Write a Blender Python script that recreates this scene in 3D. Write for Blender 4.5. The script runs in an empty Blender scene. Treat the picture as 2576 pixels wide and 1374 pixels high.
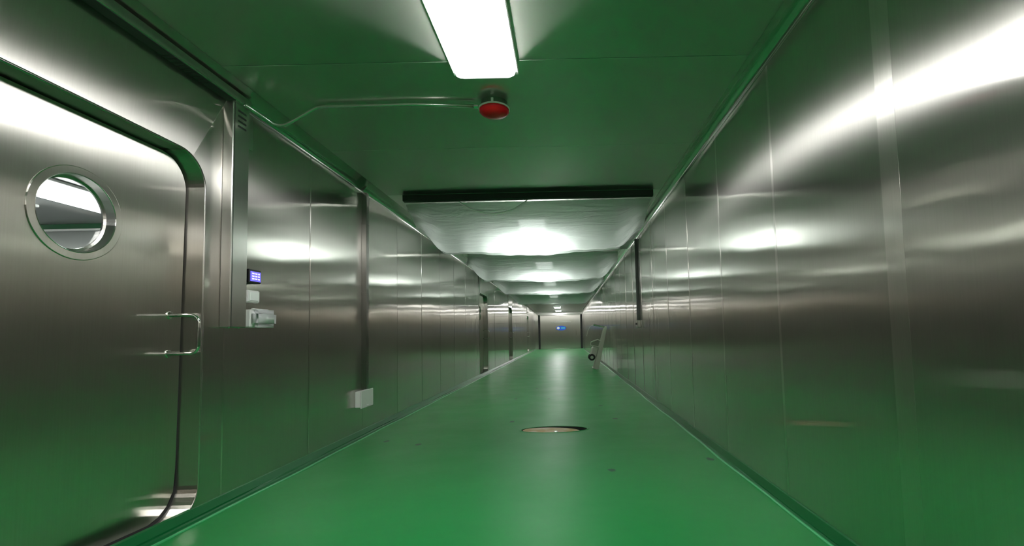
import bpy, bmesh, math, random
from mathutils import Vector, Matrix

random.seed(4)
scene = bpy.context.scene
COL = scene.collection

# ------------------------------------------------------------------ camera, world, exposure
F_PX, W_PX, H_PX = 1190.0, 2576.0, 1374.0
PPX, PPY = 1428.5, 766.8
YAW, PITCH, ROLL = 0.0063, 0.063, -0.0251
cam_data = bpy.data.cameras.new('camera')
cam = bpy.data.objects.new('camera', cam_data)
COL.objects.link(cam)
cam_data.sensor_fit = 'HORIZONTAL'
cam_data.sensor_width = 36.0
cam_data.lens = 36.0 * F_PX / W_PX
cam_data.shift_x = (W_PX / 2 - PPX) / W_PX
cam_data.shift_y = (PPY - H_PX / 2) / W_PX
cam_data.clip_start = 0.05
fw = Vector((math.sin(YAW) * math.cos(PITCH), math.cos(YAW) * math.cos(PITCH), math.sin(PITCH)))
rt = Vector((math.cos(YAW), -math.sin(YAW), 0))
up = rt.cross(fw)
r2 = math.cos(ROLL) * rt + math.sin(ROLL) * up
u2 = -math.sin(ROLL) * rt + math.cos(ROLL) * up
M = Matrix((r2, u2, -fw)).transposed().to_4x4()
M.translation = Vector((0, 0, 1.0))
cam.matrix_world = M
scene.camera = cam

world = bpy.data.worlds.new('world')
scene.world = world
world.use_nodes = True
world.node_tree.nodes['Background'].inputs[0].default_value = (0.05, 0.055, 0.05, 1)
world.node_tree.nodes['Background'].inputs[1].default_value = 0.2
vs = scene.view_settings
vs.view_transform = 'Standard'
vs.look = 'None'
vs.gamma = 1
vs.use_curve_mapping = False
vs.exposure = 1.3
LAMP = 15.0                      # radiance of the ceiling lamps' diffusers
scene.cycles.max_bounces = 14
scene.cycles.glossy_bounces = 12
scene.cycles.diffuse_bounces = 5
scene.cycles.transmission_bounces = 8
scene.cycles.transparent_max_bounces = 16
scene.cycles.sample_clamp_indirect = 6.0

# ------------------------------------------------------------------ room dimensions (metres)
XL, XR = -2.156, 1.246          # wall faces
ZC = 2.638                      # ceiling
ZW = 2.586                      # top of the walls, foot of the ceiling coves
Y0, Y1 = -5.0, 33.6             # wall behind the camera, end wall

# ------------------------------------------------------------------ materials
def mat(name):
    m = bpy.data.materials.new(name)
    m.use_nodes = True
    nt = m.node_tree
    return m, nt, nt.nodes['Principled BSDF']

def plain(name, col, rough=0.5, metal=0.0, emit=None, strength=0.0, spec=0.5, trans=0.0, ior=1.45):
    m, nt, b = mat(name)
    b.inputs['Base Color'].default_value = (*col, 1)
    b.inputs['Roughness'].default_value = rough
    b.inputs['Metallic'].default_value = metal
    b.inputs['Specular IOR Level'].default_value = spec
    b.inputs['Transmission Weight'].default_value = trans
    b.inputs['IOR'].default_value = ior
    if emit:
        b.inputs['Emission Color'].default_value = (*emit, 1)
        b.inputs['Emission Strength'].default_value = strength
    return m

def N(nt, kind, **kw):
    n = nt.nodes.new(kind)
    for k, v in kw.items():
        setattr(n, k, v)
    return n

def steel(name, col, rough, aniso, horizontal=False, wave=0.004, mottle=0.06, lobe2=None, grain=1.0):
    """Brushed stainless sheet. Grain runs vertically (reflections smear sideways)."""
    m, nt, b = mat(name)
    L = nt.links.new
    b.inputs['Metallic'].default_value = 1.0
    b.inputs['Anisotropic'].default_value = aniso
    geo = N(nt, 'ShaderNodeNewGeometry')
    info = N(nt, 'ShaderNodeObjectInfo')
    if horizontal:
        t = N(nt, 'ShaderNodeCombineXYZ')
        t.inputs[0].default_value = 1.0
        L(t.outputs[0], b.inputs['Tangent'])
    else:
        t = N(nt, 'ShaderNodeVectorMath', operation='CROSS_PRODUCT')
        L(geo.outputs['True Normal'], t.inputs[0])
        t.inputs[1].default_value = (0.03, 0.02, 1.0)
        L(t.outputs[0], b.inputs['Tangent'])
    off = N(nt, 'ShaderNodeVectorMath', operation='MULTIPLY')
    L(info.outputs['Random'], off.inputs[0])
    off.inputs[1].default_value = (7.0, 5.0, 3.0)
    pos = N(nt, 'ShaderNodeVectorMath', operation='ADD')
    L(geo.outputs['Position'], pos.inputs[0]); L(off.outputs[0], pos.inputs[1])
    # slow waviness of the sheet
    w = N(nt, 'ShaderNodeTexNoise')
    w.inputs['Scale'].default_value = 1.3
    w.inputs['Detail'].default_value = 1.0
    L(pos.outputs[0], w.inputs['Vector'])
    bump = N(nt, 'ShaderNodeBump')
    bump.inputs['Strength'].default_value = 1.0
    bump.inputs['Distance'].default_value = wave
    L(w.outputs['Fac'], bump.inputs['Height'])
    L(bump.outputs[0], b.inputs['Normal'])
    # wipe marks: patches of slightly different gloss
    s = N(nt, 'ShaderNodeTexNoise')
    s.inputs['Scale'].default_value = 2.6
    s.inputs['Detail'].default_value = 6.0
    s.inputs['Roughness'].default_value = 0.6
    L(pos.outputs[0], s.inputs['Vector'])
    mr = N(nt, 'ShaderNodeMapRange')
    mr.inputs[1].default_value = 0.3; mr.inputs[2].default_value = 0.75
    mr.inputs[3].default_value = rough - mottle; mr.inputs[4].default_value = rough + mottle
    L(s.outputs['Fac'], mr.inputs[0])
    L(mr.outputs[0], b.inputs['Roughness'])
    # vertical grain in the tone
    st = N(nt, 'ShaderNodeVectorMath', operation='MULTIPLY')
    L(geo.outputs['Position'], st.inputs[0])
    st.inputs[1].default_value = (160.0, 6.0, 160.0) if horizontal else (160.0, 160.0, 1.2)
    g = N(nt, 'ShaderNodeTexNoise')
    g.inputs['Scale'].default_value = 1.0
    g.inputs['Detail'].default_value = 2.0
    L(st.outputs[0], g.inputs['Vector'])
    cr = N(nt, 'ShaderNodeMix', data_type='RGBA')
    cr.inputs['A'].default_value = (*[c * (1 - 0.07 * grain) for c in col], 1)
    cr.inputs['B'].default_value = (*[min(1, c * (1 + 0.06 * grain)) for c in col], 1)
    L(g.outputs['Fac'], cr.inputs['Factor'])
    L(cr.outputs['Result'], b.inputs['Base Color'])
    if lobe2:                      # a second, broader sheen from the brushing
        g2 = N(nt, 'ShaderNodeBsdfAnisotropic')
        g2.inputs['Roughness'].default_value = lobe2[0]
        g2.inputs['Anisotropy'].default_value = -0.74
        L(cr.outputs['Result'], g2.inputs['Color'])
        L(t.outputs[0], g2.inputs['Tangent'])
        L(bump.outputs[0], g2.inputs['Normal'])
        mx = N(nt, 'ShaderNodeMixShader')
        mx.inputs[0].default_value = lobe2[1]
        L(b.outputs[0], mx.inputs[1]); L(g2.outputs[0], mx.inputs[2])
        L(mx.outputs[0], nt.nodes['Material Output'].inputs[0])
    return m

M_WALL = steel('brushed_steel_wall', (0.645, 0.625, 0.585), 0.11, 1.0, mottle=0.01, wave=0.005, lobe2=(0.34, 0.30))
M_DOOR = steel('brushed_steel_door', (0.66, 0.635, 0.59), 0.19, 1.0, mottle=0.015, lobe2=(0.36, 0.45))
M_STRIP = steel('seam_strip_steel', (0.66, 0.64, 0.60), 0.15, 1.0, mottle=0.02, lobe2=(0.37, 0.40))
M_CEIL = steel('brushed_steel_ceiling', (0.80, 0.80, 0.76), 0.22, 0.9, horizontal=True, wave=0.003, mottle=0.0, grain=0.0, lobe2=(0.42, 0.3))
M_TRIM = plain('polished_steel_trim', (0.62, 0.61, 0.58), 0.2, 1.0)
M_COVE = plain('polished_cove_steel', (0.66, 0.65, 0.62), 0.14, 1.0)
M_DUCT = steel('trunking_steel', (0.63, 0.62, 0.59), 0.26, 0.7, wave=0.001, mottle=0.008)
M_RISER = steel('dull_trunking_steel', (0.24, 0.235, 0.22), 0.3, 0.7, wave=0.001, mottle=0.008)
M_CHROME = plain('handle_steel', (0.74, 0.74, 0.72), 0.12, 1.0)
M_DARK = plain('dark_gap', (0.012, 0.02, 0.014), 0.6)
M_BLACK = plain('black_plastic', (0.012, 0.012, 0.014), 0.35)
M_RUBBER = plain('black_rubber', (0.015, 0.015, 0.015), 0.7)
M_WHITE = plain('white_plastic', (0.75, 0.76, 0.74), 0.35)
M_TRAY = plain('white_enamel', (0.82, 0.84, 0.82), 0.4)
M_RED = plain('red_lens', (0.80, 0.006, 0.018), 0.22)
M_CLEAR = plain('clear_plastic', (0.88, 0.90, 0.90), 0.18, trans=0.55, ior=1.2)
M_GLASS = plain('porthole_glass', (0.93, 0.97, 0.95), 0.0, trans=1.0, ior=1.45)
M_LAMP = plain('lit_diffuser', (0.9, 0.9, 0.9), 0.4, emit=(1.0, 1.0, 0.985), strength=LAMP)
M_LAMPEND = plain('diffuser_end_cap', (0.9, 0.93, 0.9), 0.3, emit=(1.0, 1.0, 0.98), strength=0.22)
M_SCREEN = plain('blue_display', (0.02, 0.02, 0.15), 0.2, emit=(0.10, 0.09, 0.75), strength=0.9)
M_DIGIT = plain('blue_digit', (0.1, 0.1, 0.4), 0.3, emit=(0.30, 0.28, 1.0), strength=1.3)
M_ROOMWALL = plain('cold_store_wall', (0.20, 0.21, 0.205), 0.4)
M_ROOMGREEN = plain('cold_store_green_band', (0.02, 0.12, 0.05), 0.4)
M_SIGNBLUE = plain('sign_blue', (0.02, 0.10, 0.62), 0.4)
M_SIGNCYAN = plain('sign_cyan', (0.05, 0.42, 0.60), 0.4)
M_CABLE = plain('pale_cable', (0.85, 0.88, 0.85), 0.4)
M_SHADE = plain('shaded_steel', (0.02, 0.032, 0.025), 0.45)  # shade beneath the header duct put into the steel's colour
M_PIPE = plain('dark_conduit_paint', (0.06, 0.065, 0.06), 0.4)
M_ZINC = plain('zinc_steel', (0.50, 0.50, 0.43), 0.45, 0.35)

def floor_material():
    m, nt, b = mat('green_epoxy')
    L = nt.links.new
    geo = N(nt, 'ShaderNodeNewGeometry')
    a = N(nt, 'ShaderNodeTexNoise')
    a.inputs['Scale'].default_value = 0.9
    a.inputs['Detail'].default_value = 4.0
    L(geo.outputs['Position'], a.inputs['Vector'])
    c = N(nt, 'ShaderNodeMix', data_type='RGBA')
    c.inputs['A'].default_value = (0.004, 0.205, 0.040, 1)
    c.inputs['B'].default_value = (0.006, 0.240, 0.052, 1)
    L(a.outputs['Fac'], c.inputs['Factor'])
    # scattered dark chips in the coating
    sc = N(nt, 'ShaderNodeVectorMath', operation='MULTIPLY')
    L(geo.outputs['Position'], sc.inputs[0]); sc.inputs[1].default_value = (1.6, 1.1, 1.0)
    v = N(nt, 'ShaderNodeTexVoronoi')
    v.inputs['Scale'].default_value = 1.5
    L(sc.outputs[0], v.inputs['Vector'])
    dn = N(nt, 'ShaderNodeTexNoise')
    dn.inputs['Scale'].default_value = 22.0
    L(geo.outputs['Position'], dn.inputs['Vector'])
    ad = N(nt, 'ShaderNodeMath', operation='MULTIPLY_ADD')
    L(dn.outputs['Fac'], ad.inputs[0]); ad.inputs[1].default_value = 0.09
    L(v.outputs['Distance'], ad.inputs[2])
    lt = N(nt, 'ShaderNodeMapRange')
    lt.inputs[1].default_value = 0.105; lt.inputs[2].default_value = 0.125
    lt.inputs[3].default_value = 1.0; lt.inputs[4].default_value = 0.0
    L(ad.outputs[0], lt.inputs[0])
    c2 = N(nt, 'ShaderNodeMix', data_type='RGBA')
    L(lt.outputs[0], c2.inputs['Factor'])
    L(c.outputs['Result'], c2.inputs['A'])
    c2.inputs['B'].default_value = (0.006, 0.06, 0.03, 1)
    L(c2.outputs['Result'], b.inputs['Base Color'])
    r = N(nt, 'ShaderNodeTexNoise')
    r.inputs['Scale'].default_value = 2.2
    r.inputs['Detail'].default_value = 3.0
    L(geo.outputs['Position'], r.inputs['Vector'])
    mr = N(nt, 'ShaderNodeMapRange')
    mr.inputs[3].default_value = 0.33; mr.inputs[4].default_value = 0.45
    b.inputs['Specular IOR Level'].default_value = 0.28
    L(r.outputs['Fac'], mr.inputs[0]); L(mr.outputs[0], b.inputs['Roughness'])
    bp = N(nt, 'ShaderNodeBump')
    bp.inputs['Distance'].default_value = 0.004
    L(r.outputs['Fac'], bp.inputs['Height']); L(bp.outputs[0], b.inputs['Normal'])
    return m
M_FLOOR = floor_material()

def film_material():
    m = bpy.data.materials.new('plastic_film')
    m.use_nodes = True
    nt = m.node_tree
    nt.nodes.clear()
    L = nt.links.new
    out = N(nt, 'ShaderNodeOutputMaterial')
    geo = N(nt, 'ShaderNodeNewGeometry')
    sc = N(nt, 'ShaderNodeVectorMath', operation='MULTIPLY')
    L(geo.outputs['Position'], sc.inputs[0]); sc.inputs[1].default_value = (0.9, 4.0, 2.0)
    n = N(nt, 'ShaderNodeTexNoise')
    n.inputs['Scale'].default_value = 2.4; n.inputs['Detail'].default_value = 4.0
    n.inputs['Distortion'].default_value = 0.6
    L(sc.outputs[0], n.inputs['Vector'])
    bp = N(nt, 'ShaderNodeBump')
    bp.inputs['Distance'].default_value = 0.03; bp.inputs['Strength'].default_value = 0.8
    L(n.outputs['Fac'], bp.inputs['Height'])
    tr = N(nt, 'ShaderNodeBsdfTransparent'); tr.inputs[0].default_value = (0.90, 0.95, 0.92, 1)
    tl = N(nt, 'ShaderNodeBsdfTranslucent'); tl.inputs[0].default_value = (0.62, 0.68, 0.65, 1)
    df = N(nt, 'ShaderNodeBsdfDiffuse'); df.inputs[0].default_value = (0.60, 0.66, 0.62, 1)
    gl = N(nt, 'ShaderNodeBsdfGlossy'); gl.inputs['Roughness'].default_value = 0.16
    gl.inputs[0].default_value = (0.9, 0.93, 0.9, 1)
    for x in (tl, df, gl):
        L(bp.outputs[0], x.inputs['Normal'])
    a = N(nt, 'ShaderNodeMixShader'); a.inputs[0].default_value = 0.25
    L(tl.outputs[0], a.inputs[1]); L(df.outputs[0], a.inputs[2])
    b = N(nt, 'ShaderNodeMixShader'); b.inputs[0].default_value = 0.32
    L(a.outputs[0], b.inputs[1]); L(gl.outputs[0], b.inputs[2])
    c = N(nt, 'ShaderNodeMixShader'); c.inputs[0].default_value = 0.992
    L(tr.outputs[0], c.inputs[1]); L(b.outputs[0], c.inputs[2])
    L(c.outputs[0], out.inputs[0])
    return m
M_FILM = film_material()

def cover_material():
    m, nt, b = mat('rusty_cover')
    L = nt.links.new
    geo = N(nt, 'ShaderNodeNewGeometry')
    n = N(nt, 'ShaderNodeTexNoise'); n.inputs['Scale'].default_value = 5.0; n.inputs['Detail'].default_value = 5.0
    L(geo.outputs['Position'], n.inputs['Vector'])
    r = N(nt, 'ShaderNodeValToRGB')
    r.color_ramp.elements[0].position = 0.38; r.color_ramp.elements[0].color = (0.40, 0.26, 0.10, 1)
    r.color_ramp.elements[1].position = 0.62; r.color_ramp.elements[1].color = (0.58, 0.50, 0.40, 1)
    L(n.outputs['Fac'], r.inputs[0]); L(r.outputs[0], b.inputs['Base Color'])
    b.inputs['Roughness'].default_value = 0.55
    return m
M_COVER = cover_material()
M_SKIRT = plain('shaded_green_skirting', (0.002, 0.105, 0.026), 0.35, spec=0.25)  # floor green darkened to hold the shade on the steep face
M_HIGHLIGHT = plain('skirting_highlight', (0.05, 0.36, 0.13), 0.3)  # highlight at the skirting foot put into a paler green

# ------------------------------------------------------------------ helpers
def obj(name, bm, m, parent=None, loc=None, smooth=False):
    me = bpy.data.meshes.new(name)
    bmesh.ops.recalc_face_normals(bm, faces=bm.faces[:])
    if smooth:
        for f in bm.faces:
            f.smooth = True
    bm.to_mesh(me)
    bm.free()
    me.materials.append(m)
    o = bpy.data.objects.new(name, me)
    COL.objects.link(o)
    if parent is not None:
        o.parent = parent
    if loc is not None:
        o.location = loc
    return o

def tag(o, label, cat, group=None, kind=None):
    o['label'] = label
    o['category'] = cat
    if group: o['group'] = group
    if kind: o['kind'] = kind
    return o

def empty(name, loc, label, cat, group=None, kind=None):
    o = bpy.data.objects.new(name, None)
    COL.objects.link(o)
    o.location = loc
    return tag(o, label, cat, group, kind)

def copy_tree(o, parent=None):
    c = o.copy()
    COL.objects.link(c)
    if parent is not None:
        c.parent = parent
    for ch in o.children:
        copy_tree(ch, c)
    return c

def box(bm, x0, x1, y0, y1, z0, z1, bev=0.0, seg=1):
    vs_ = [bm.verts.new((x, y, z)) for x in (x0, x1) for y in (y0, y1) for z in (z0, z1)]
    fs = [(0, 1, 3, 2), (4, 6, 7, 5), (0, 4, 5, 1), (2, 3, 7, 6), (0, 2, 6, 4), (1, 5, 7, 3)]
    faces = [bm.faces.new([vs_[i] for i in f]) for f in fs]
    if bev > 0:
        ed = list({e for f in faces for e in f.edges})
        bmesh.ops.bevel(bm, geom=ed, offset=bev, segments=seg, affect='EDGES')
    return bm

def nbox(*a, **k):
    return box(bmesh.new(), *a, **k)

def tube(bm, pts, r, n=10, caps=True):
    pts = [Vector(p) for p in pts]
    rings = []
    t0 = (pts[1] - pts[0]).normalized()
    ref = Vector((0, 0, 1)) if abs(t0.z) < 0.9 else Vector((1, 0, 0))
    u = t0.cross(ref).normalized()
    for i, p in enumerate(pts):
        a = pts[max(i - 1, 0)]; b = pts[min(i + 1, len(pts) - 1)]
        t = (b - a).normalized()
        u = (u - t * u.dot(t)).normalized()
        v = t.cross(u)
        rr = r[i] if isinstance(r, (list, tuple)) else r
        rings.append([bm.verts.new(p + rr * (math.cos(k * 2 * math.pi / n) * u + math.sin(k * 2 * math.pi / n) * v)) for k in range(n)])
    for i in range(len(rings) - 1):
        for k in range(n):
            bm.faces.new((rings[i][k], rings[i][(k + 1) % n], rings[i + 1][(k + 1) % n], rings[i + 1][k]))
    if caps:
        bm.faces.new(rings[0][::-1]); bm.faces.new(rings[-1])
    return bm

def lathe(bm, prof, n=32, axis='Z', cap0=True, cap1=True):
    rings = []
    for r, h in prof:
        ring = []
        for k in range(n):
            a = 2 * math.pi * k / n
            c, s = r * math.cos(a), r * math.sin(a)
            ring.append(bm.verts.new((c, s, h) if axis == 'Z' else ((h, c, s) if axis == 'X' else (c, h, s))))
        rings.append(ring)
    for i in range(len(rings) - 1):
        for k in range(n):
            bm.faces.new((rings[i][k], rings[i][(k + 1) % n], rings[i + 1][(k + 1) % n], rings[i + 1][k]))
    if cap0: bm.faces.new(rings[0][::-1])
    if cap1: bm.faces.new(rings[-1])
    return bm

def extrude_profile(bm, prof, y0, y1, closed=True, steps=1, wob=None):
    """prof: list of (x, z); swept along Y."""
    rings = []
    for i in range(steps + 1):
        y = y0 + (y1 - y0) * i / steps
        rings.append([bm.verts.new((x + (wob(y, j) if wob else 0), y, z)) for j, (x, z) in enumerate(prof)])
    n = len(prof)
    for i in range(steps):
        for k in range(n if closed else n - 1):
            bm.faces.new((rings[i][k], rings[i][(k + 1) % n], rings[i + 1][(k + 1) % n], rings[i + 1][k]))
    if closed:
        bm.faces.new(rings[0][::-1]); bm.faces.new(rings[-1])
    return bm

def arc(cx, cz, r, a0, a1, n):
    return [(cx + r * math.cos(math.radians(a0 + (a1 - a0) * i / n)), cz + r * math.sin(math.radians(a0 + (a1 - a0) * i / n))) for i in range(n + 1)]

# ------------------------------------------------------------------ floor, with the sunken manhole left open
DX, DY, DRX, DRY = -0.145, 5.09, 0.35, 0.17      # oval recess in the floor
bm = bmesh.new()
nd = 48
ell = [(DX + DRX * math.cos(2 * math.pi * k / nd), DY + DRY * math.sin(2 * math.pi * k / nd)) for k in range(nd)]
def on_rect(cx, cy, a, x0, x1, y0, y1):
    c, s = math.cos(a), math.sin(a)
    t = 1e9
    if c > 1e-9: t = min(t, (x1 - cx) / c)
    if c < -1e-9: t = min(t, (x0 - cx) / c)
    if s > 1e-9: t = min(t, (y1 - cy) / s)
    if s < -1e-9: t = min(t, (y0 - cy) / s)
    return (cx + t * c, cy + t * s)
fx0, fx1 = XL - 0.02, XR + 0.02
sq = (DX - 0.6, DX + 0.6, DY - 0.6, DY + 0.6)
vi = [bm.verts.new((x, y, 0)) for x, y in ell]
vo = [bm.verts.new((*on_rect(DX, DY, 2 * math.pi * k / nd, *sq), 0)) for k in range(nd)]
vr = [bm.verts.new((DX + (x - DX) * 1.0, y, -0.045)) for x, y in ell]
for k in range(nd):
    j = (k + 1) % nd
    bm.faces.new((vi[k], vi[j], vo[j], vo[k]))
    bm.faces.new((vr[k], vr[j], vi[j], vi[k]))
bm.faces.new(vr)
def quad(x0, x1, y0, y1, z=0):
    bm.faces.new([bm.verts.new(p) for p in ((x0, y0, z), (x1, y0, z), (x1, y1, z), (x0, y1, z))])
quad(fx0, fx1, Y0, sq[2]); quad(fx0, fx1, sq[3], Y1 + 0.1)
quad(fx0, sq[0], sq[2], sq[3]); quad(sq[1], fx1, sq[2], sq[3])
fl = obj('floor', bm, M_FLOOR)
for p in fl.data.polygons:
    pass
tag(fl, 'glossy green epoxy floor of the steel corridor', 'floor', kind='structure')

# coved skirting, the floor's green coating with shade put into its colour
def cove_skirt(side):
    s = 1 if side == 'left' else -1
    xw = XL if side == 'left' else XR
    w, h = (0.085, 0.062) if side == 'left' else (0.055, 0.058)
    prof = [(xw - s * 0.005, 0.0), (xw + s * w, 0.0005)]
    rf = 0.022 if side == 'right' else 0.04          # fillet at the floor, steep face above it
    for i in range(1, 6):
        a = math.pi / 2 * 0.82 * i / 5
        prof.append((xw + s * (w - rf * math.sin(a) * (1.0)), rf - rf * math.cos(a) + 0.0005))
    prof.append((xw + s * 0.012, h))
    prof.append((xw - s * 0.005, h + 0.004))
    def wob(y, j):
        return s * 0.006 * (math.sin(y * 2.1) + 0.6 * math.sin(y * 5.3 + 1)) if 1 <= j <= 5 else 0
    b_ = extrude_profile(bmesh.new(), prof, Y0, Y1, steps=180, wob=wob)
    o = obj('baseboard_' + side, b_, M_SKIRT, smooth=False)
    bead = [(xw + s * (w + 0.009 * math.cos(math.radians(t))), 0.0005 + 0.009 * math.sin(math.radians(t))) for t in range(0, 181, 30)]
    o2 = obj('highlight_strip', extrude_profile(bmesh.new(), bead, Y0, Y1, steps=180, wob=lambda y, j: wob(y, 1)), M_HIGHLIGHT, o)  # added strip, its pale colour paints the glossy edge line
    o2['label'] = 'pale green strip painting the highlight along the foot of the skirting'
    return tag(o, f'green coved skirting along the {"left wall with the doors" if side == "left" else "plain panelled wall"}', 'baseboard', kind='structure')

# ------------------------------------------------------------------ wall panels
def rounded_radial(cx, cz, hw, hh, r, a):
    """distance from the centre to a rounded rectangle in direction a"""
    c, s = math.cos(a), math.sin(a)
    lo, hi = 0.0, hw + hh
    for _ in range(50):
        t = (lo + hi) / 2
        qx, qz = abs(t * c) - (hw - r), abs(t * s) - (hh - r)
        d = math.hypot(max(qx, 0), max(qz, 0)) + min(max(qx, qz), 0) - r
        if d < 0: lo = t
        else: hi = t
    return lo

_panel_mesh = {}
def panel(parent, x, side, y0, y1, z0, z1, thick=0.03, name='panel', m=None):
    """one sheet-steel panel with chamfered edges; s is the side its face looks to"""
    s = 1 if side == 'left' else -1
    key = (side, round(y1 - y0, 3), round(z0, 3), round(z1, 3))
    if key not in _panel_mesh:
        b_ = bmesh.new()
        w = y1 - y0; g = 0.003; ch = 0.006
        q = [(g, z0), (w - g, z0), (w - g, z1), (g, z1)]
        qi = [(g + ch, z0), (w - g - ch, z0), (w - g - ch, z1), (g + ch, z1)]
        back = [b_.verts.new((-s * thick, a, c)) for a, c in q]
        mid = [b_.verts.new((-s * 0.005, a, c)) for a, c in q]
        fr = [b_.verts.new((0, a, c)) for a, c in qi]
        for k in range(4):
            j = (k + 1) % 4
            b_.faces.new((back[k], back[j], mid[j], mid[k]))
            b_.faces.new((mid[k], mid[j], fr[j], fr[k]))
        b_.faces.new(fr); b_.faces.new(back[::-1])
        bmesh.ops.recalc_face_normals(b_, faces=b_.faces[:])
        me = bpy.data.meshes.new(name)
        b_.to_mesh(me); b_.free()
        me.materials.append(m or M_WALL)
        _panel_mesh[key] = me
    o = bpy.data.objects.new(name, _panel_mesh[key])
    COL.objects.link(o)
    o.parent = parent
    o.location = (x, y0, 0)
    o.rotation_euler = (0, 0, random.uniform(-0.0022, 0.0022))
    return o

# right wall
wr = obj('wall_right', nbox(XR + 0.034, XR + 0.10, Y0, Y1, 0, ZC + 0.05), M_DARK)
tag(wr, 'long brushed steel wall of plain panels facing the doors', 'wall', kind='structure')
seams_r = [1.755 + 0.985 * k for k in range(-7, 33)]
seams_r = [Y0] + [y for y in seams_r if Y0 + .2 < y < Y1 - .2] + [Y1]
for a, b in zip(seams_r[:-1], seams_r[1:]):
    panel(wr, XR, 'right', a, b, 0.0, ZC)

for y in seams_r[1:-1]:
    hw_ = 0.05 if 1.5 < y < 2.0 else 0.013
    obj('seam_strip', nbox(XR - 0.0022, XR + 0.001, y - hw_, y + hw_, 0.06, ZW), M_STRIP, wr)

# left wall with door bays
BAY0, BAY1 = 1.42, 3.0
OFFS = [0.0, 10.33, 16.4, 25.0]
bm = bmesh.new()
cur = Y0
segs_l = []
for o_ in OFFS:
    box(bm, XL - 0.10, XL - 0.034, cur, BAY0 + o_, 0, ZC + 0.05)
    segs_l.append((cur, BAY0 + o_)); cur = BAY1 + o_
box(bm, XL - 0.10, XL - 0.034, cur, Y1, 0, ZC + 0.05)
segs_l.append((cur, Y1))
wl = obj('wall_left', bm, M_DARK)
tag(wl, 'long brushed steel wall with a row of porthole doors', 'wall', kind='structure')
for (a, b) in segs_l:
    if abs(a - 3.0) < 1e-6:
        ss = [3.0, 4.0] + [5.04 + 1.04 * k for k in range(6)]
        ss = [y for y in ss if y < b - 0.4] + [b]
    else:
        n = max(1, round((b - a) / 1.04))
        ss = [a + (b - a) * k / n for k in range(n + 1)]
    for p, q in zip(ss[:-1], ss[1:]):
        panel(wl, XL, 'left', p, q, 0.0, ZC)
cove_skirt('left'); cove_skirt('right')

# ------------------------------------------------------------------ doors
DY0, DY1, DZ0, DZ1, DRAD, DEP = 1.56, 2.815, 0.012, 2.11, 0.19, 0.13
PY, PZ, PR = 2.187, 1.62, 0.2185
def ring_plate(bm, fo, fi, angles, cen, x0, x1):
    """plate between two outlines (radial functions) in the YZ plane, from x0 (front) to x1 (back)"""
    cy, cz = cen
    def P(fn, a, x):
        r = fn(a)
        return bm.verts.new((x, cy + r * math.cos(a), cz + r * math.sin(a)))
    A = [P(fo, a, x0) for a in angles]; B = [P(fi, a, x0) for a in angles]
    C = [P(fo, a, x1) for a in angles]; D = [P(fi, a, x1) for a in angles]
    n = len(angles)
    for k in range(n):
        j = (k + 1) % n
        bm.faces.new((A[k], A[j], B[j], B[k]))
        bm.faces.new((C[k], D[k], D[j], C[j]))
        bm.faces.new((A[k], C[k], C[j], A[j]))
        bm.faces.new((B[k], B[j], D[j], D[k]))
    return bm

def rect_radial(cen, y0, y1, z0, z1):
    def fn(a):
        p = on_rect(cen[0], cen[1], a, y0, y1, z0, z1)
        return math.hypot(p[0] - cen[0], p[1] - cen[1])
    return fn

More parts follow.
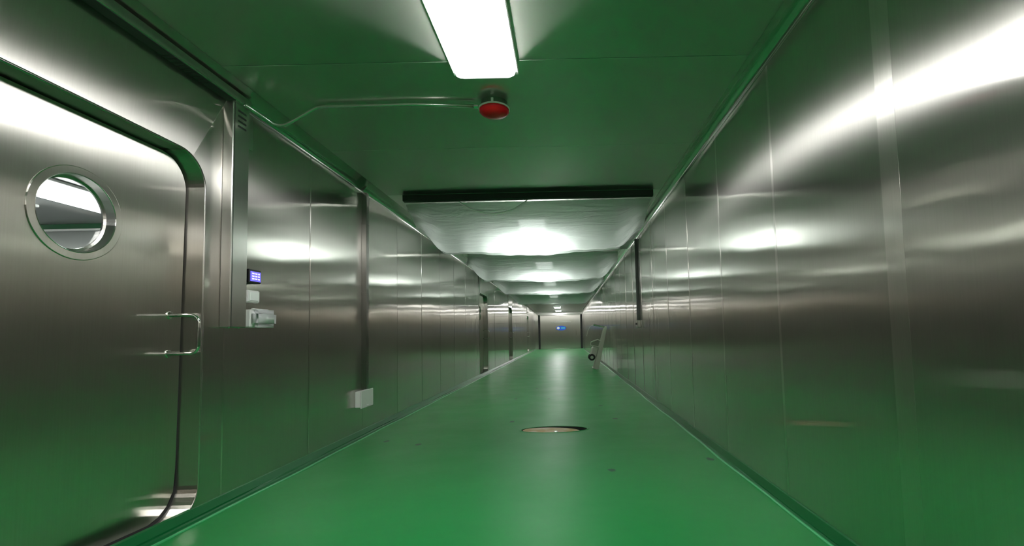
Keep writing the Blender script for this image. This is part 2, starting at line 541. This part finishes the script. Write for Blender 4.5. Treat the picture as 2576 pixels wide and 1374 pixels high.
def make_door(label):
    root = empty('door_1', (XL, 0, 0), label, 'door', kind='structure')
    cen = ((DY0 + DY1) / 2, (DZ0 + DZ1) / 2)
    hw, hh = (DY1 - DY0) / 2, (DZ1 - DZ0) / 2
    open_fn = lambda a: rounded_radial(0, 0, hw, hh, DRAD, a)
    angs = [2 * math.pi * k / 64 for k in range(64)]
    for sy in (-1, 1):
        for sz in (-1, 1):
            cyy, czz = sy * (hw - DRAD), sz * (hh - DRAD)
            for k in range(15):
                t = math.atan2(sz, 0) if False else None
                a0 = math.radians(90 * k / 14)
                angs.append(math.atan2(czz + sz * DRAD * math.sin(a0), cyy + sy * DRAD * math.cos(a0)) % (2 * math.pi))
    oy0, oy1, oz0, oz1 = BAY0 + 0.003, BAY1 - 0.003, 0.0, ZC
    for yy in (oy0, oy1):
        for zz in (oz0, oz1):
            angs.append(math.atan2(zz - cen[1], yy - cen[0]) % (2 * math.pi))
    angs = sorted(angs)
    angs = [a for i, a in enumerate(angs) if i == 0 or a - angs[i - 1] > 1e-4]
    # surround panel: front plate with the rounded opening, its returns form the reveal
    fr = obj('door_surround', ring_plate(bmesh.new(), rect_radial(cen, oy0, oy1, oz0, oz1), open_fn, angs, cen, 0.0, -DEP), M_WALL, root)
    for v in fr.data.vertices:          # the sheet above the opening is sprung slightly forward at the top
        if v.co.z > ZC - 0.01 and v.co.x > -0.001:
            v.co.x = 0.024
    # thin folded lip around the opening
    b_ = bmesh.new()
    n = len(angs)
    lip = []
    for off, x in ((0.0, 0.0), (0.004, 0.004), (0.012, 0.004), (0.016, 0.0)):
        lip.append([b_.verts.new((x, cen[0] + (open_fn(a) + off) * math.cos(a), cen[1] + (open_fn(a) + off) * math.sin(a))) for a in angs])
    for i in range(3):
        for k in range(n):
            j = (k + 1) % n
            b_.faces.new((lip[i][k], lip[i][j], lip[i + 1][j], lip[i + 1][k]))
    obj('edge_lip', b_, M_TRIM, fr, smooth=True)
    # dark rubber gasket between reveal and leaf
    g_in = lambda a: open_fn(a) - 0.016
    obj('gasket', ring_plate(bmesh.new(), open_fn, g_in, angs, cen, -DEP + 0.008, -DEP - 0.02), M_RUBBER, root)
    # door leaf with a hole for the porthole
    pc = (PY, PZ)
    def leaf_fn(a):      # outline of the leaf seen from the porthole centre
        c, s = math.cos(a), math.sin(a)
        lo, hi = 0.0, 4.0
        for _ in range(50):
            t = (lo + hi) / 2
            qx = abs(PY + t * c - cen[0]) - (hw - 0.012 - DRAD)
            qz = abs(PZ + t * s - cen[1]) - (hh - 0.012 - DRAD)
            d = math.hypot(max(qx, 0), max(qz, 0)) + min(max(qx, qz), 0) - DRAD
            if d < 0: lo = t
            else: hi = t
        return lo
    la = [2 * math.pi * k / 160 for k in range(160)]
    leaf = obj('door_leaf', ring_plate(bmesh.new(), leaf_fn, lambda a: PR - 0.03, la, pc, -DEP + 0.004, -DEP - 0.05), M_DOOR, root)
    leaf.rotation_euler = (0, math.radians(0.7), 0)
    # porthole: flat outer flange, conical bezel, glass
    b_ = lathe(bmesh.new(), [(PR - 0.034, 0.0), (PR - 0.034, 0.006), (PR - 0.036, 0.007), (PR - 0.038, 0.004), (PR - 0.044, -0.035), (PR - 0.055, -0.04), (PR - 0.055, -0.05), (PR - 0.03, -0.05), (PR - 0.03, 0.0)], n=72, axis='X', cap0=False, cap1=False)
    ring = obj('porthole_ring', b_, M_TRIM, leaf, loc=(-DEP + 0.004, PY, PZ), smooth=False)
    obj('porthole_flange', lathe(bmesh.new(), [(PR, 0.0), (PR, 0.003), (PR - 0.003, 0.005), (PR - 0.034, 0.005), (PR - 0.034, 0.0)], n=72, axis='X', cap0=False, cap1=False), M_DOOR, leaf, loc=(-DEP + 0.004, PY, PZ))
    ring['label'] = 'round polished steel porthole frame'
    b_ = lathe(bmesh.new(), [(PR - 0.045, -0.040), (PR - 0.045, -0.044)], n=56, axis='X')
    gl = obj('porthole_glass', b_, M_GLASS, leaf, loc=(-DEP + 0.004, PY, PZ))
    # pull handle: bent round bar standing off the leaf
    hx, hy, z0, z1 = 0.045, 2.72, 0.945, 1.165
    r_ = 0.045
    pts = [(-DEP + 0.004, hy, z1), (hx - r_, hy, z1)]
    pts += [(hx - r_ + r_ * math.sin(math.radians(t)), hy, z1 - r_ + r_ * math.cos(math.radians(t))) for t in range(15, 91, 15)]
    pts += [(hx - r_ + r_ * math.cos(math.radians(t)), hy, z0 + r_ - r_ * math.sin(math.radians(t))) for t in range(0, 91, 15)]
    pts += [(-DEP + 0.004, hy, z0)]
    h = obj('handle', tube(bmesh.new(), pts, 0.0095, 12), M_CHROME, leaf, smooth=True)
    for zz in (z0, z1):
        obj('handle_rose', lathe(bmesh.new(), [(0.022, 0.0), (0.022, 0.005), (0.018, 0.007)], n=20, axis='X'), M_CHROME, h, loc=(-DEP + 0.004, hy, zz))
    # raised steel sill
    obj('sill', nbox(-DEP + 0.004, 0.0, DY0 + DRAD, DY1 - DRAD, 0.0, DZ0 + 0.004), M_TRIM, root)
    return root

door = make_door('brushed steel door with a round porthole, beside the wall switches')
labels = ['brushed steel porthole door past the white outlet box, first after it',
          'distant steel porthole door between two other porthole doors',
          'last distant steel porthole door before the end wall']
for k, o_ in enumerate(OFFS[1:]):
    d = copy_tree(door)
    d.name = f'door_{k + 2}'
    d.location.y += o_
    d['label'] = labels[k]

# ------------------------------------------------------------------ ceiling panels and coves
ce = obj('ceiling', nbox(XL, XR, Y0, Y1, ZC + 0.034, ZC + 0.09), M_DARK)
tag(ce, 'brushed steel ceiling panels reflecting the green floor', 'ceiling', kind='structure')
ys = [4.02 + 1.3 * k for k in range(-7, 24)]
ys = [Y0] + [y for y in ys if Y0 + 0.3 < y < Y1 - 0.3] + [Y1]
for a, b in zip(ys[:-1], ys[1:]):
    o = obj('ceiling_panel', nbox(XL + 0.01, XR - 0.01, a + 0.003, b - 0.003, ZC, ZC + 0.03, bev=0.0015), M_CEIL, ce)
    o.rotation_euler = (0, 0, 0)

def ceiling_cove(n_, side, y0, y1, label):
    s = 1 if side == 'left' else -1
    xw = XL if side == 'left' else XR
    w = 0.156 if side == 'left' else 0.11
    prof = [(xw, ZC - 0.001)]
    hh_ = ZC - ZW
    prof.append((xw + s * (w + 0.004), ZC - 0.001))
    for i in range(0, 19):              # hollow face, vertical where it meets the wall
        a = math.pi / 2 * (1 - i / 18)
        prof.append((xw + s * (0.006 + w * (1 - math.cos(a))), ZW + (hh_ - 0.004) * math.sin(a)))
    prof.append((xw + s * 0.004, ZW - 0.006)); prof.append((xw, ZW - 0.006))
    o = obj(f'trim_{n_}', extrude_profile(bmesh.new(), prof, y0, y1), M_COVE, smooth=False)
    return tag(o, label, 'trim', kind='structure')
ceiling_cove(1, 'left', 3.12, Y1, 'polished steel cove between the ceiling and the door wall')
ceiling_cove(2, 'right', Y0, Y1, 'polished steel cove between the ceiling and the plain wall')
ceiling_cove(4, 'left', Y0, 3.12, 'polished steel cove above the cable trunking')

# dark cross channel where the panelled ceiling ends
bm = bmesh.new()
prof = [(5.33, ZC - 0.001), (5.33, ZC - 0.060), (5.338, ZC - 0.068), (5.40, ZC - 0.068), (5.408, ZC - 0.060), (5.408, ZC - 0.001)]
ra = [bm.verts.new((XL + 0.33, y, z)) for y, z in prof]
rb = [bm.verts.new((XR - 0.2, y, z)) for y, z in prof]
for k in range(6):
    j = (k + 1) % 6
    bm.faces.new((ra[k], ra[j], rb[j], rb[k]))
bm.faces.new(ra[::-1]); bm.faces.new(rb)
tag(obj('trim_3', bm, M_DARK), 'dark cross channel on the ceiling in front of the plastic film', 'trim', kind='structure')

# ------------------------------------------------------------------ end wall and wall behind the camera
we = obj('wall_end', nbox(XL - 0.1, XR + 0.1, Y1, Y1 + 0.1, 0, ZC + 0.05), M_WALL)
tag(we, 'brushed steel wall closing the far end of the corridor', 'wall', kind='structure')
wb = obj('wall_back', nbox(XL - 0.1, XR + 0.1, Y0 - 0.1, Y0, 0, ZC + 0.05), M_WALL)
tag(wb, 'brushed steel wall closing the near end of the corridor', 'wall', kind='structure')
d5 = empty('door_5', (-0.36, Y1, 0), 'wide steel sliding door filling the end wall, with a blue sign', 'door', kind='structure')
obj('door_leaf', nbox(-1.42, 1.40, -0.06, -0.005, 0.05, 2.36, bev=0.01), M_DOOR, d5)
for x0 in (-1.56, 1.43):
    obj('guide_post', nbox(x0, x0 + 0.13, -0.09, -0.002, 0.0, 2.5, bev=0.006), M_BLACK, d5)
obj('track_rail', nbox(-1.6, 1.6, -0.12, -0.002, 2.42, 2.56, bev=0.006), M_DUCT, d5)
ho = obj('handle', tube(bmesh.new(), [(1.1, -0.06, 0.95), (1.1, -0.13, 0.98), (1.1, -0.13, 1.3), (1.1, -0.06, 1.33)], 0.014, 8), M_CHROME, d5)
obj('cross_bar', nbox(-0.65, 0.75, -0.08, -0.058, 1.88, 1.93, bev=0.004), M_DUCT, d5)
sg = empty('oval_sign', (-0.31, Y1 - 0.066, 1.47), 'small blue oval sign on the far sliding door', 'sign')
b_ = lathe(bmesh.new(), [(0.17, 0.0), (0.17, -0.012)], n=40, axis='Y')
for v in b_.verts: v.co.x *= 2.15
obj('plate', b_, M_SIGNBLUE, sg)
b_ = lathe(bmesh.new(), [(0.085, -0.012), (0.085, -0.016)], n=24, axis='Y')
for v in b_.verts: v.co.x = v.co.x * 1.2 - 0.2
obj('emblem', b_, M_WHITE, sg)
obj('band', nbox(0.0, 0.28, -0.016, -0.012, -0.05, 0.05), M_SIGNCYAN, sg)

# ------------------------------------------------------------------ ceiling lamps
def make_lamp():
    r = empty('ceiling_light', (-0.45, 0, ZC), '', 'ceiling light', 'ceiling lights along the corridor')
    obj('housing', nbox(-0.20, 0.20, -0.62, 0.62, -0.022, 0.0, bev=0.004), M_TRAY, r)
    # bowed diffuser
    prof = [(-0.185, -0.022), (-0.175, -0.05), (-0.15, -0.062), (0.15, -0.062), (0.175, -0.05), (0.185, -0.022)]
    obj('diffuser', extrude_profile(bmesh.new(), prof, -0.575, 0.575), M_LAMP, r)
    for s in (-1, 1):
        b_ = bmesh.new()
        a = [b_.verts.new((x, s * 0.576, z)) for x, z in prof]
        nn = 12
        e = [b_.verts.new((x * 0.9, s * 0.612, z * (0.75 if z < -0.03 else 1))) for x, z in prof]
        for k in range(6):
            j = (k + 1) % 6
            b_.faces.new((a[k], a[j], e[j], e[k]))
        b_.faces.new(e); b_.faces.new(a[::-1])
        obj('end_cap', b_, M_LAMPEND, r)
    return r
lamp = make_lamp()
LY = [2.22, -2.2, 6.95, 10.7, 14.6, 19.5, 23.6, 27.7, 31.8]
LLAB = ['bare white ceiling light nearest the red alarm lamp', 'white ceiling light behind the camera near the back wall',
        'ceiling light glowing through the first sheet of plastic film', 'ceiling light glowing through the second sheet of plastic film',
        'ceiling light glowing through the third sheet of plastic film', 'ceiling light glowing through the fourth sheet of plastic film',
        'small uncovered ceiling light just beyond the last plastic sheet', 'small uncovered ceiling light midway from the last plastic sheet to the end door', 'small uncovered ceiling light right in front of the end sliding door']
for k, y in enumerate(LY):
    o = lamp if k == 0 else copy_tree(lamp)
    o.location.y = y
    o['label'] = LLAB[k]

# ------------------------------------------------------------------ plastic film hung under the ceiling
FILM = [(5.45, 6.9, 8.75, 'first', 2.225), (8.95, 10.4, 12.4, 'second', 2.215), (12.55, 14.0, 16.2, 'third', 2.225), (16.4, 18.0, 20.3, 'fourth', 2.20)]
for ya, yb, yc, word, zb in FILM:
    rnd = random.Random(int(ya * 10))
    bm = bmesh.new()
    NX, NY = 64, 44
    ph = [rnd.uniform(0, 6.28) for _ in range(8)]
    grid = []
    for i in range(NY + 1):
        t = i / NY
        y = ya + (yc - ya) * t
        if y <= yb:
            q = (y - ya) / (yb - ya)
            drop = q ** 0.85
        else:
            q = (y - yb) / (yc - yb)
            drop = max(0.0, 1 - q) ** 1.3
        row = []
        for j in range(NX + 1):
            u = j / NX
            ml = 0.02 + 0.30 * max(0.0, (yb - y) / (yb - ya))
            mr_ = 0.06 + 0.15 * max(0.0, (yb - y) / (yb - ya))
            x = (XL + ml) + (XR - XL - ml - mr_) * u
            e = min(x - XL - ml, XR - mr_ - x) + 0.03
            edge = min(1.0, max(0.0, (e - 0.03) / 0.42))
            edge = edge * edge * (3 - 2 * edge)
            z = 2.57 - (2.57 - zb) * drop * edge
            wr_ = 0.005 * math.sin(x * 9 + y * 2 + ph[0]) * drop + 0.004 * math.sin(x * 23 + y * 5 + ph[1]) * drop
            wr_ += (1 - edge) * edge * 4 * (0.03 * math.sin(y * 11 + ph[2] + x * 4) + 0.02 * math.sin(y * 23 + ph[3] - x * 9)) * min(1, drop * 2)
            wr_ += 0.012 * math.sin(x * 2.2 + ph[4]) * drop
            yy = y + 0.03 * math.sin(x * 3.1 + ph[5]) * drop
            row.append(bm.verts.new((x, yy, min(z + wr_, ZW - 0.015))))
        grid.append(row)
    for i in range(NY):
        for j in range(NX):
            bm.faces.new((grid[i][j], grid[i][j + 1], grid[i + 1][j + 1], grid[i + 1][j]))
    ib = min(range(NY + 1), key=lambda i: abs(ya + (yc - ya) * i / NY - yb))
    hem = [v.co.copy() for v in grid[ib][7:-7]]
    o = obj('plastic_sheet', bm, M_FILM, smooth=True)
    b_ = bmesh.new()
    top = [b_.verts.new((c.x, c.y - 0.004, c.z)) for c in hem]
    bot = [b_.verts.new((c.x, c.y - 0.010, c.z - 0.035 - 0.012 * math.sin(c.x * 2.7 + ph[6]))) for c in hem]
    for k in range(len(hem) - 1):
        b_.faces.new((top[k], top[k + 1], bot[k + 1], bot[k]))
    obj('hem', b_, M_FILM, o, smooth=True)
    tag(o, {'first': 'first sagging sheet of clear plastic film under the ceiling, behind the hanging cable',
            'second': 'second sagging sheet of clear plastic film, right behind the first one',
            'third': 'third sagging sheet of plastic film, between the second and fourth',
            'fourth': 'last sagging sheet of plastic film, before the uncovered ceiling'}[word], 'plastic sheet', 'plastic film sheets hung under the ceiling')

# cable drooping in front of the film
pts = []
for k in range(25):
    t = k / 24
    x = -1.22 + 0.83 * t
    pts.append((x, 5.421, 2.60 - 0.175 * (1 - (2 * t - 1) ** 2) ** 0.85))
tag(obj('hanging_cable', tube(bmesh.new(), pts, 0.008, 8), M_CABLE, smooth=True), 'thin pale cable drooping in a loop below the dark ceiling channel', 'cable')

# ------------------------------------------------------------------ red alarm lamp and its conduit
al = empty('alarm_lamp', (-0.462, 3.23, ZC), 'round red alarm lamp on the steel ceiling', 'alarm lamp')
obj('housing', lathe(bmesh.new(), [(0.092, 0.0), (0.092, -0.03), (0.085, -0.038)], n=40), M_RISER, al, smooth=False)
obj('rim', lathe(bmesh.new(), [(0.095, -0.038), (0.108, -0.042), (0.108, -0.052), (0.098, -0.054)], n=40), M_WHITE, al)
obj('red_lens', lathe(bmesh.new(), [(0.104, -0.053), (0.102, -0.068), (0.088, -0.082), (0.06, -0.092), (0.03, -0.096), (0.004, -0.097)], n=40), M_RED, al, smooth=True)
obj('clip', nbox(-0.008, 0.008, -0.098, -0.09, -0.045, -0.01, bev=0.002), M_WHITE, al)

cd = empty('conduit', (-0.57, 3.18, ZC - 0.02), 'thin steel conduit bending from the red alarm lamp to the ceiling cove', 'conduit')
W_ = lambda x, y, z: (x + 0.57, y - 3.18, z - (ZC - 0.02))
path = [W_(-0.573, 3.22, 2.612), W_(-1.0, 3.18, 2.614), W_(-1.64, 3.19, 2.616), W_(-1.68, 3.19, 2.612), W_(-1.72, 3.19, 2.592),
        W_(-1.86, 3.19, 2.512), W_(-1.90, 3.19, 2.494), W_(-1.935, 3.19, 2.489), W_(-1.975, 3.18, 2.497), W_(-2.0, 3.15, 2.515), W_(-2.03, 3.10, 2.535), W_(-2.05, 3.0, 2.545)]
obj('pipe', tube(bmesh.new(), path, 0.0115, 12), M_DUCT, cd, smooth=True)
obj('coupling', tube(bmesh.new(), [W_(-0.5725, 3.22, 2.612), W_(-0.60, 3.22, 2.612)], 0.018, 12), M_CHROME, cd)

# ------------------------------------------------------------------ steel cable trunking over and beside the first door
tk = empty('cable_trunking', (XL, 3.03, 1.1), 'steel cable trunking running above the first door and down beside it', 'trunking')
T = lambda x0, x1, y0, y1, z0, z1, **k: nbox(x0, x1, y0 - 3.03, y1 - 3.03, z0 - 1.1, z1 - 1.1, **k)
hd = obj('header_duct', T(0.001, 0.085, 0.2, 3.10, 2.556, 2.615, bev=0.003), M_DUCT, tk)
cl = obj('vertical_duct', T(0.001, 0.066, 2.955, 3.11, 1.098, 2.556, bev=0.004), M_DUCT, tk)
for k in range(4):
    obj('vent_slot', T(0.0655, 0.0675, 3.0, 3.075, 2.40 + 0.034 * k, 2.412 + 0.034 * k), M_DARK, cl)
obj('underside_shade', T(0.002, 0.082, 0.2, 2.954, 2.552, 2.5565), M_SHADE, hd)  # added plate, coloured dark for the shade under the duct
for k in range(9):
    obj('vent_slot', T(0.02, 0.07, 2.46 + 0.034 * k, 2.472 + 0.034 * k, 2.5505, 2.5535), M_DARK, hd)
obj('cover_seam', T(0.0655, 0.067, 2.968, 2.971, 1.1, 2.55), M_DARK, cl)
obj('back_plate', T(0.001, 0.006, 3.11, 3.235, 2.33, 2.58), M_DUCT, tk)
for y in (2.99, 3.08):
    obj('screw', lathe(bmesh.new(), [(0.008, 0.0), (0.006, -0.004)], n=12), M_CHROME, cl, loc=(0.035, y - 3.03, -0.003))

# ------------------------------------------------------------------ small devices beside the trunking
ck = empty('digital_display', (XL, 3.21, 1.447), 'black box with a glowing blue display, above the white wall switch', 'display')
obj('case', nbox(0.001, 0.055, -0.062, 0.062, -0.046, 0.046, bev=0.004), M_BLACK, ck)
sc_ = obj('screen', nbox(0.0545, 0.057, -0.05, 0.054, -0.034, 0.032), M_SCREEN, ck)
for z in (-0.018, 0.0, 0.018):
    for y0, y1 in ((-0.036, -0.012), (-0.004, 0.018), (0.026, 0.044)):
        obj('digit_bar', nbox(0.0565, 0.058, y0, y1, z - 0.0045, z + 0.0045), M_DIGIT, sc_)

sw = empty('wall_switch', (XL, 3.235, 1.312), 'small white wall switch between the blue display and the covered socket', 'switch')
obj('box', nbox(0.001, 0.035, -0.07, 0.058, -0.042, 0.042, bev=0.006, seg=2), M_WHITE, sw)
obj('rocker', nbox(0.034, 0.041, -0.05, 0.038, -0.03, 0.03, bev=0.003), M_TRAY, sw)

so = empty('covered_socket', (XL, 3.28, 1.162), 'white wall socket with a clear rounded splash cover, lowest of the three devices', 'socket')
obj('base', nbox(0.001, 0.05, -0.105, 0.075, -0.06, 0.06, bev=0.006, seg=2), M_WHITE, so)
obj('face', nbox(0.049, 0.056, -0.08, 0.045, -0.04, 0.04, bev=0.002), M_TRAY, so)
b_ = bmesh.new()
box(b_, 0.05, 0.085, -0.1, 0.13, -0.062, 0.062, bev=0.03, seg=4)
obj('splash_cover', b_, M_CLEAR, so, smooth=True)
obj('hinge', tube(bmesh.new(), [(0.05, -0.09, 0.062), (0.05, 0.08, 0.062)], 0.006, 8), M_WHITE, so)

# vertical trunking and outlet box further along the same wall
st = empty('riser_trunking', (XL, 5.04, 0.48), 'thin steel trunking dropping from the cove to the white outlet box', 'trunking')
obj('channel', nbox(0.001, 0.055, -0.03, 0.03, 0.0, ZW - 0.485, bev=0.003), M_RISER, st)
for z in (0.25, 1.0, 1.75):
    obj('clip', nbox(0.001, 0.057, -0.034, 0.034, z, z + 0.02, bev=0.001), M_RISER, st)
ob = empty('outlet_box', (XL, 5.0, 0.39), 'white outlet box low on the wall below the thin trunking', 'outlet box')
obj('back_box', nbox(0.001, 0.06, -0.14, 0.14, -0.082, 0.082, bev=0.006), M_WHITE, ob)
obj('lid', nbox(0.06, 0.072, -0.15, 0.15, -0.09, 0.09, bev=0.004), M_WHITE, ob)
obj('latch', nbox(0.072, 0.078, -0.02, 0.02, -0.085, -0.065, bev=0.002), M_WHITE, ob)

# conduit and control box on the plain wall
pc_ = empty('drop_conduit', (XR, 7.88, 1.21), 'thin dark vertical conduit on the plain wall under the plastic film', 'conduit')
obj('pipe', nbox(-0.05, -0.001, -0.02, 0.02, 0.0, ZW - 1.215, bev=0.006), M_PIPE, pc_)
for z in (0.1, 0.7):
    obj('clip', nbox(-0.052, -0.001, -0.028, 0.028, z, z + 0.02), M_PIPE, pc_)
cb = empty('control_box', (XR, 7.88, 1.15), 'small steel control box at the foot of the dark conduit', 'control box')
obj('case', nbox(-0.06, -0.001, -0.09, 0.09, -0.06, 0.058, bev=0.006), M_DUCT, cb)
for y in (-0.04, 0.04):
    obj('button', lathe(bmesh.new(), [(0.016, -0.06), (0.016, -0.068), (0.012, -0.07)], n=16, axis='X'), M_BLACK, cb, loc=(0, y, 0.0))

# ------------------------------------------------------------------ manhole cover in the floor recess
mh = empty('manhole_cover', (DX, DY, -0.045), 'oval tan cover sunk in the green floor', 'manhole cover')
b_ = lathe(bmesh.new(), [(1.0, 0.0), (1.0, 0.024), (0.97, 0.028), (0.5, 0.031), (0.02, 0.032)], n=48)
for v in b_.verts:
    v.co.x = v.co.x * (DRX - 0.045) - 0.03
    v.co.y = v.co.y * (DRY - 0.012)
    v.co.z += 0.008 - 0.035 * (v.co.x + 0.03) if v.co.z > 0.01 else 0.003
pl = obj('plate', b_, M_COVER, mh)
b_ = lathe(bmesh.new(), [(0.022, 0.030), (0.022, 0.036), (0.016, 0.038)], n=16)
obj('lifting_stud', b_, M_CHROME, mh, loc=(0.02, -0.09, 0.006))
b_ = bmesh.new()
rr = [[], [], []]
for k in range(nd):
    a = 2 * math.pi * k / nd
    for q, (f, z) in enumerate(((1.0, 0.047), (1.035, 0.050), (1.07, 0.0455))):
        rr[q].append(b_.verts.new((DRX * f * math.cos(a), DRY * f * math.sin(a), z)))
for q in range(2):
    for k in range(nd):
        j = (k + 1) % nd
        b_.faces.new((rr[q][k], rr[q][j], rr[q + 1][j], rr[q + 1][k]))
obj('rim', b_, M_FLOOR, mh, smooth=True)
b_ = bmesh.new()
ra = [b_.verts.new(((DRX - 0.002) * math.cos(2 * math.pi * k / nd), (DRY - 0.002) * math.sin(2 * math.pi * k / nd), 0.043)) for k in range(nd)]
rb = [b_.verts.new((v.co.x, v.co.y, 0.002)) for v in ra]
for k in range(nd):
    b_.faces.new((ra[k], ra[(k + 1) % nd], rb[(k + 1) % nd], rb[k]))
b_.faces.new(rb)
obj('recess_shade', b_, M_DARK, mh)  # added lining, the recess's shade is put into its near-black colour

# ------------------------------------------------------------------ hand truck leaning on the plain wall
ht = empty('hand_truck', (0.84, 13.67, 0), 'grey steel hand truck leaning against the plain wall', 'hand truck')
ang = math.atan2(0.31, 1.2)
def lean(u, v, w):       # u along the rail, v sideways (Y), w out from its face (towards -X)
    return (u * math.sin(ang) - w * math.cos(ang), v, u * math.cos(ang) + w * math.sin(ang))
def lbox(u0, u1, v0, v1, w0, w1, bev=0.004):
    b2 = nbox(u0, u1, v0, v1, w0, w1, bev=bev)
    for vv in b2.verts:
        vv.co = lean(*vv.co)
    return b2
for v in (-0.2, 0.2):
    b2 = nbox(0.03, 1.25, v - 0.022, v + 0.022, -0.06, 0.06, bev=0.004)
    for vv in b2.verts:
        k = vv.co.x / 1.25
        vv.co.z *= 1.25 - 0.7 * k
        vv.co = lean(*vv.co)
    obj('side_rail', b2, M_ZINC, ht)
for u in (0.2, 0.62, 0.9):
    obj('cross_bar', lbox(u, u + 0.05, -0.18, 0.18, -0.02, 0.02), M_ZINC, ht)
obj('top_bar', tube(bmesh.new(), [lean(1.22, -0.2, 0.34), lean(1.22, -0.2, 0.0), lean(1.22, 0.2, 0.0), lean(1.22, 0.2, 0.34)], 0.02, 10), M_CHROME, ht)
obj('loop_handle', tube(bmesh.new(), [lean(0.80, -0.2, 0.05), lean(0.83, -0.2, 0.14), lean(0.72, -0.19, 0.31), lean(0.63, -0.18, 0.31), lean(0.63, -0.18, 0.05)], 0.016, 8), M_ZINC, ht)
obj('pump_body', lbox(0.33, 0.60, -0.14, 0.14, 0.05, 0.25, bev=0.03), M_ZINC, ht)
for v in (-0.17, 0.17):
    c = lean(0.30, v, 0.19)
    b2 = lathe(bmesh.new(), [(0.03, -0.03), (0.085, -0.03), (0.095, -0.02), (0.095, 0.02), (0.085, 0.03), (0.03, 0.03)], n=24, axis='Y')
    wh = obj('wheel', b2, M_RUBBER, ht, loc=c)
    obj('hub', lathe(bmesh.new(), [(0.045, -0.034), (0.045, 0.034)], n=16, axis='Y'), M_ZINC, wh)
obj('toe_plate', lbox(0.0, 0.03, -0.22, 0.22, -0.07, 0.1), M_ZINC, ht)
# thin strap hanging from the bar
obj('strap', tube(bmesh.new(), [lean(1.22, 0.2, 0.33), lean(1.16, 0.2, 0.42), lean(1.0, 0.2, 0.46), lean(0.85, 0.2, 0.45)], 0.009, 6), M_ZINC, ht)

# ------------------------------------------------------------------ cold store seen through the porthole
bx0, bx1, by0, by1, bz1 = -6.6, XL - 0.2, 0.4, 4.6, 2.2
rm = obj('wall_cold_store', nbox(bx0, bx1, by0, by1, 0.0, bz1), M_ROOMWALL)
# remove the face towards the door so that the porthole looks in
me = rm.data
b_ = bmesh.new(); b_.from_mesh(me)
b_.faces.ensure_lookup_table()
bmesh.ops.delete(b_, geom=[f for f in b_.faces if f.calc_center_median().x > bx1 - 0.01], context='FACES')
b_.to_mesh(me); b_.free()
tag(rm, 'pale walls of the cold store behind the porthole', 'wall', kind='structure')
tag(obj('trim_5', nbox(bx0 + 0.01, bx1 - 0.01, by1 - 0.02, by1 - 0.002, 2.147, 2.198), M_ROOMGREEN), 'green band on the cold store wall behind the porthole', 'trim', kind='structure')
tag(obj('trim_6', nbox(bx0 + 0.01, bx1 - 0.01, by1 - 0.035, by1 - 0.002, 2.13, 2.146), M_WHITE), 'white ledge under the green band behind the porthole', 'trim', kind='structure')
for x, ly, lab in ((-3.81, 3.2, 'ceiling light in the cold store close behind the porthole door'), (-4.6, 2.95, 'ceiling light in the cold store far from the porthole door')):
    o = copy_tree(lamp)
    o.location = (x, ly, bz1)
    o.scale = (1, 1.6, 1)
    o['label'] = lab
    o['group'] = 'ceiling lights in the cold store'
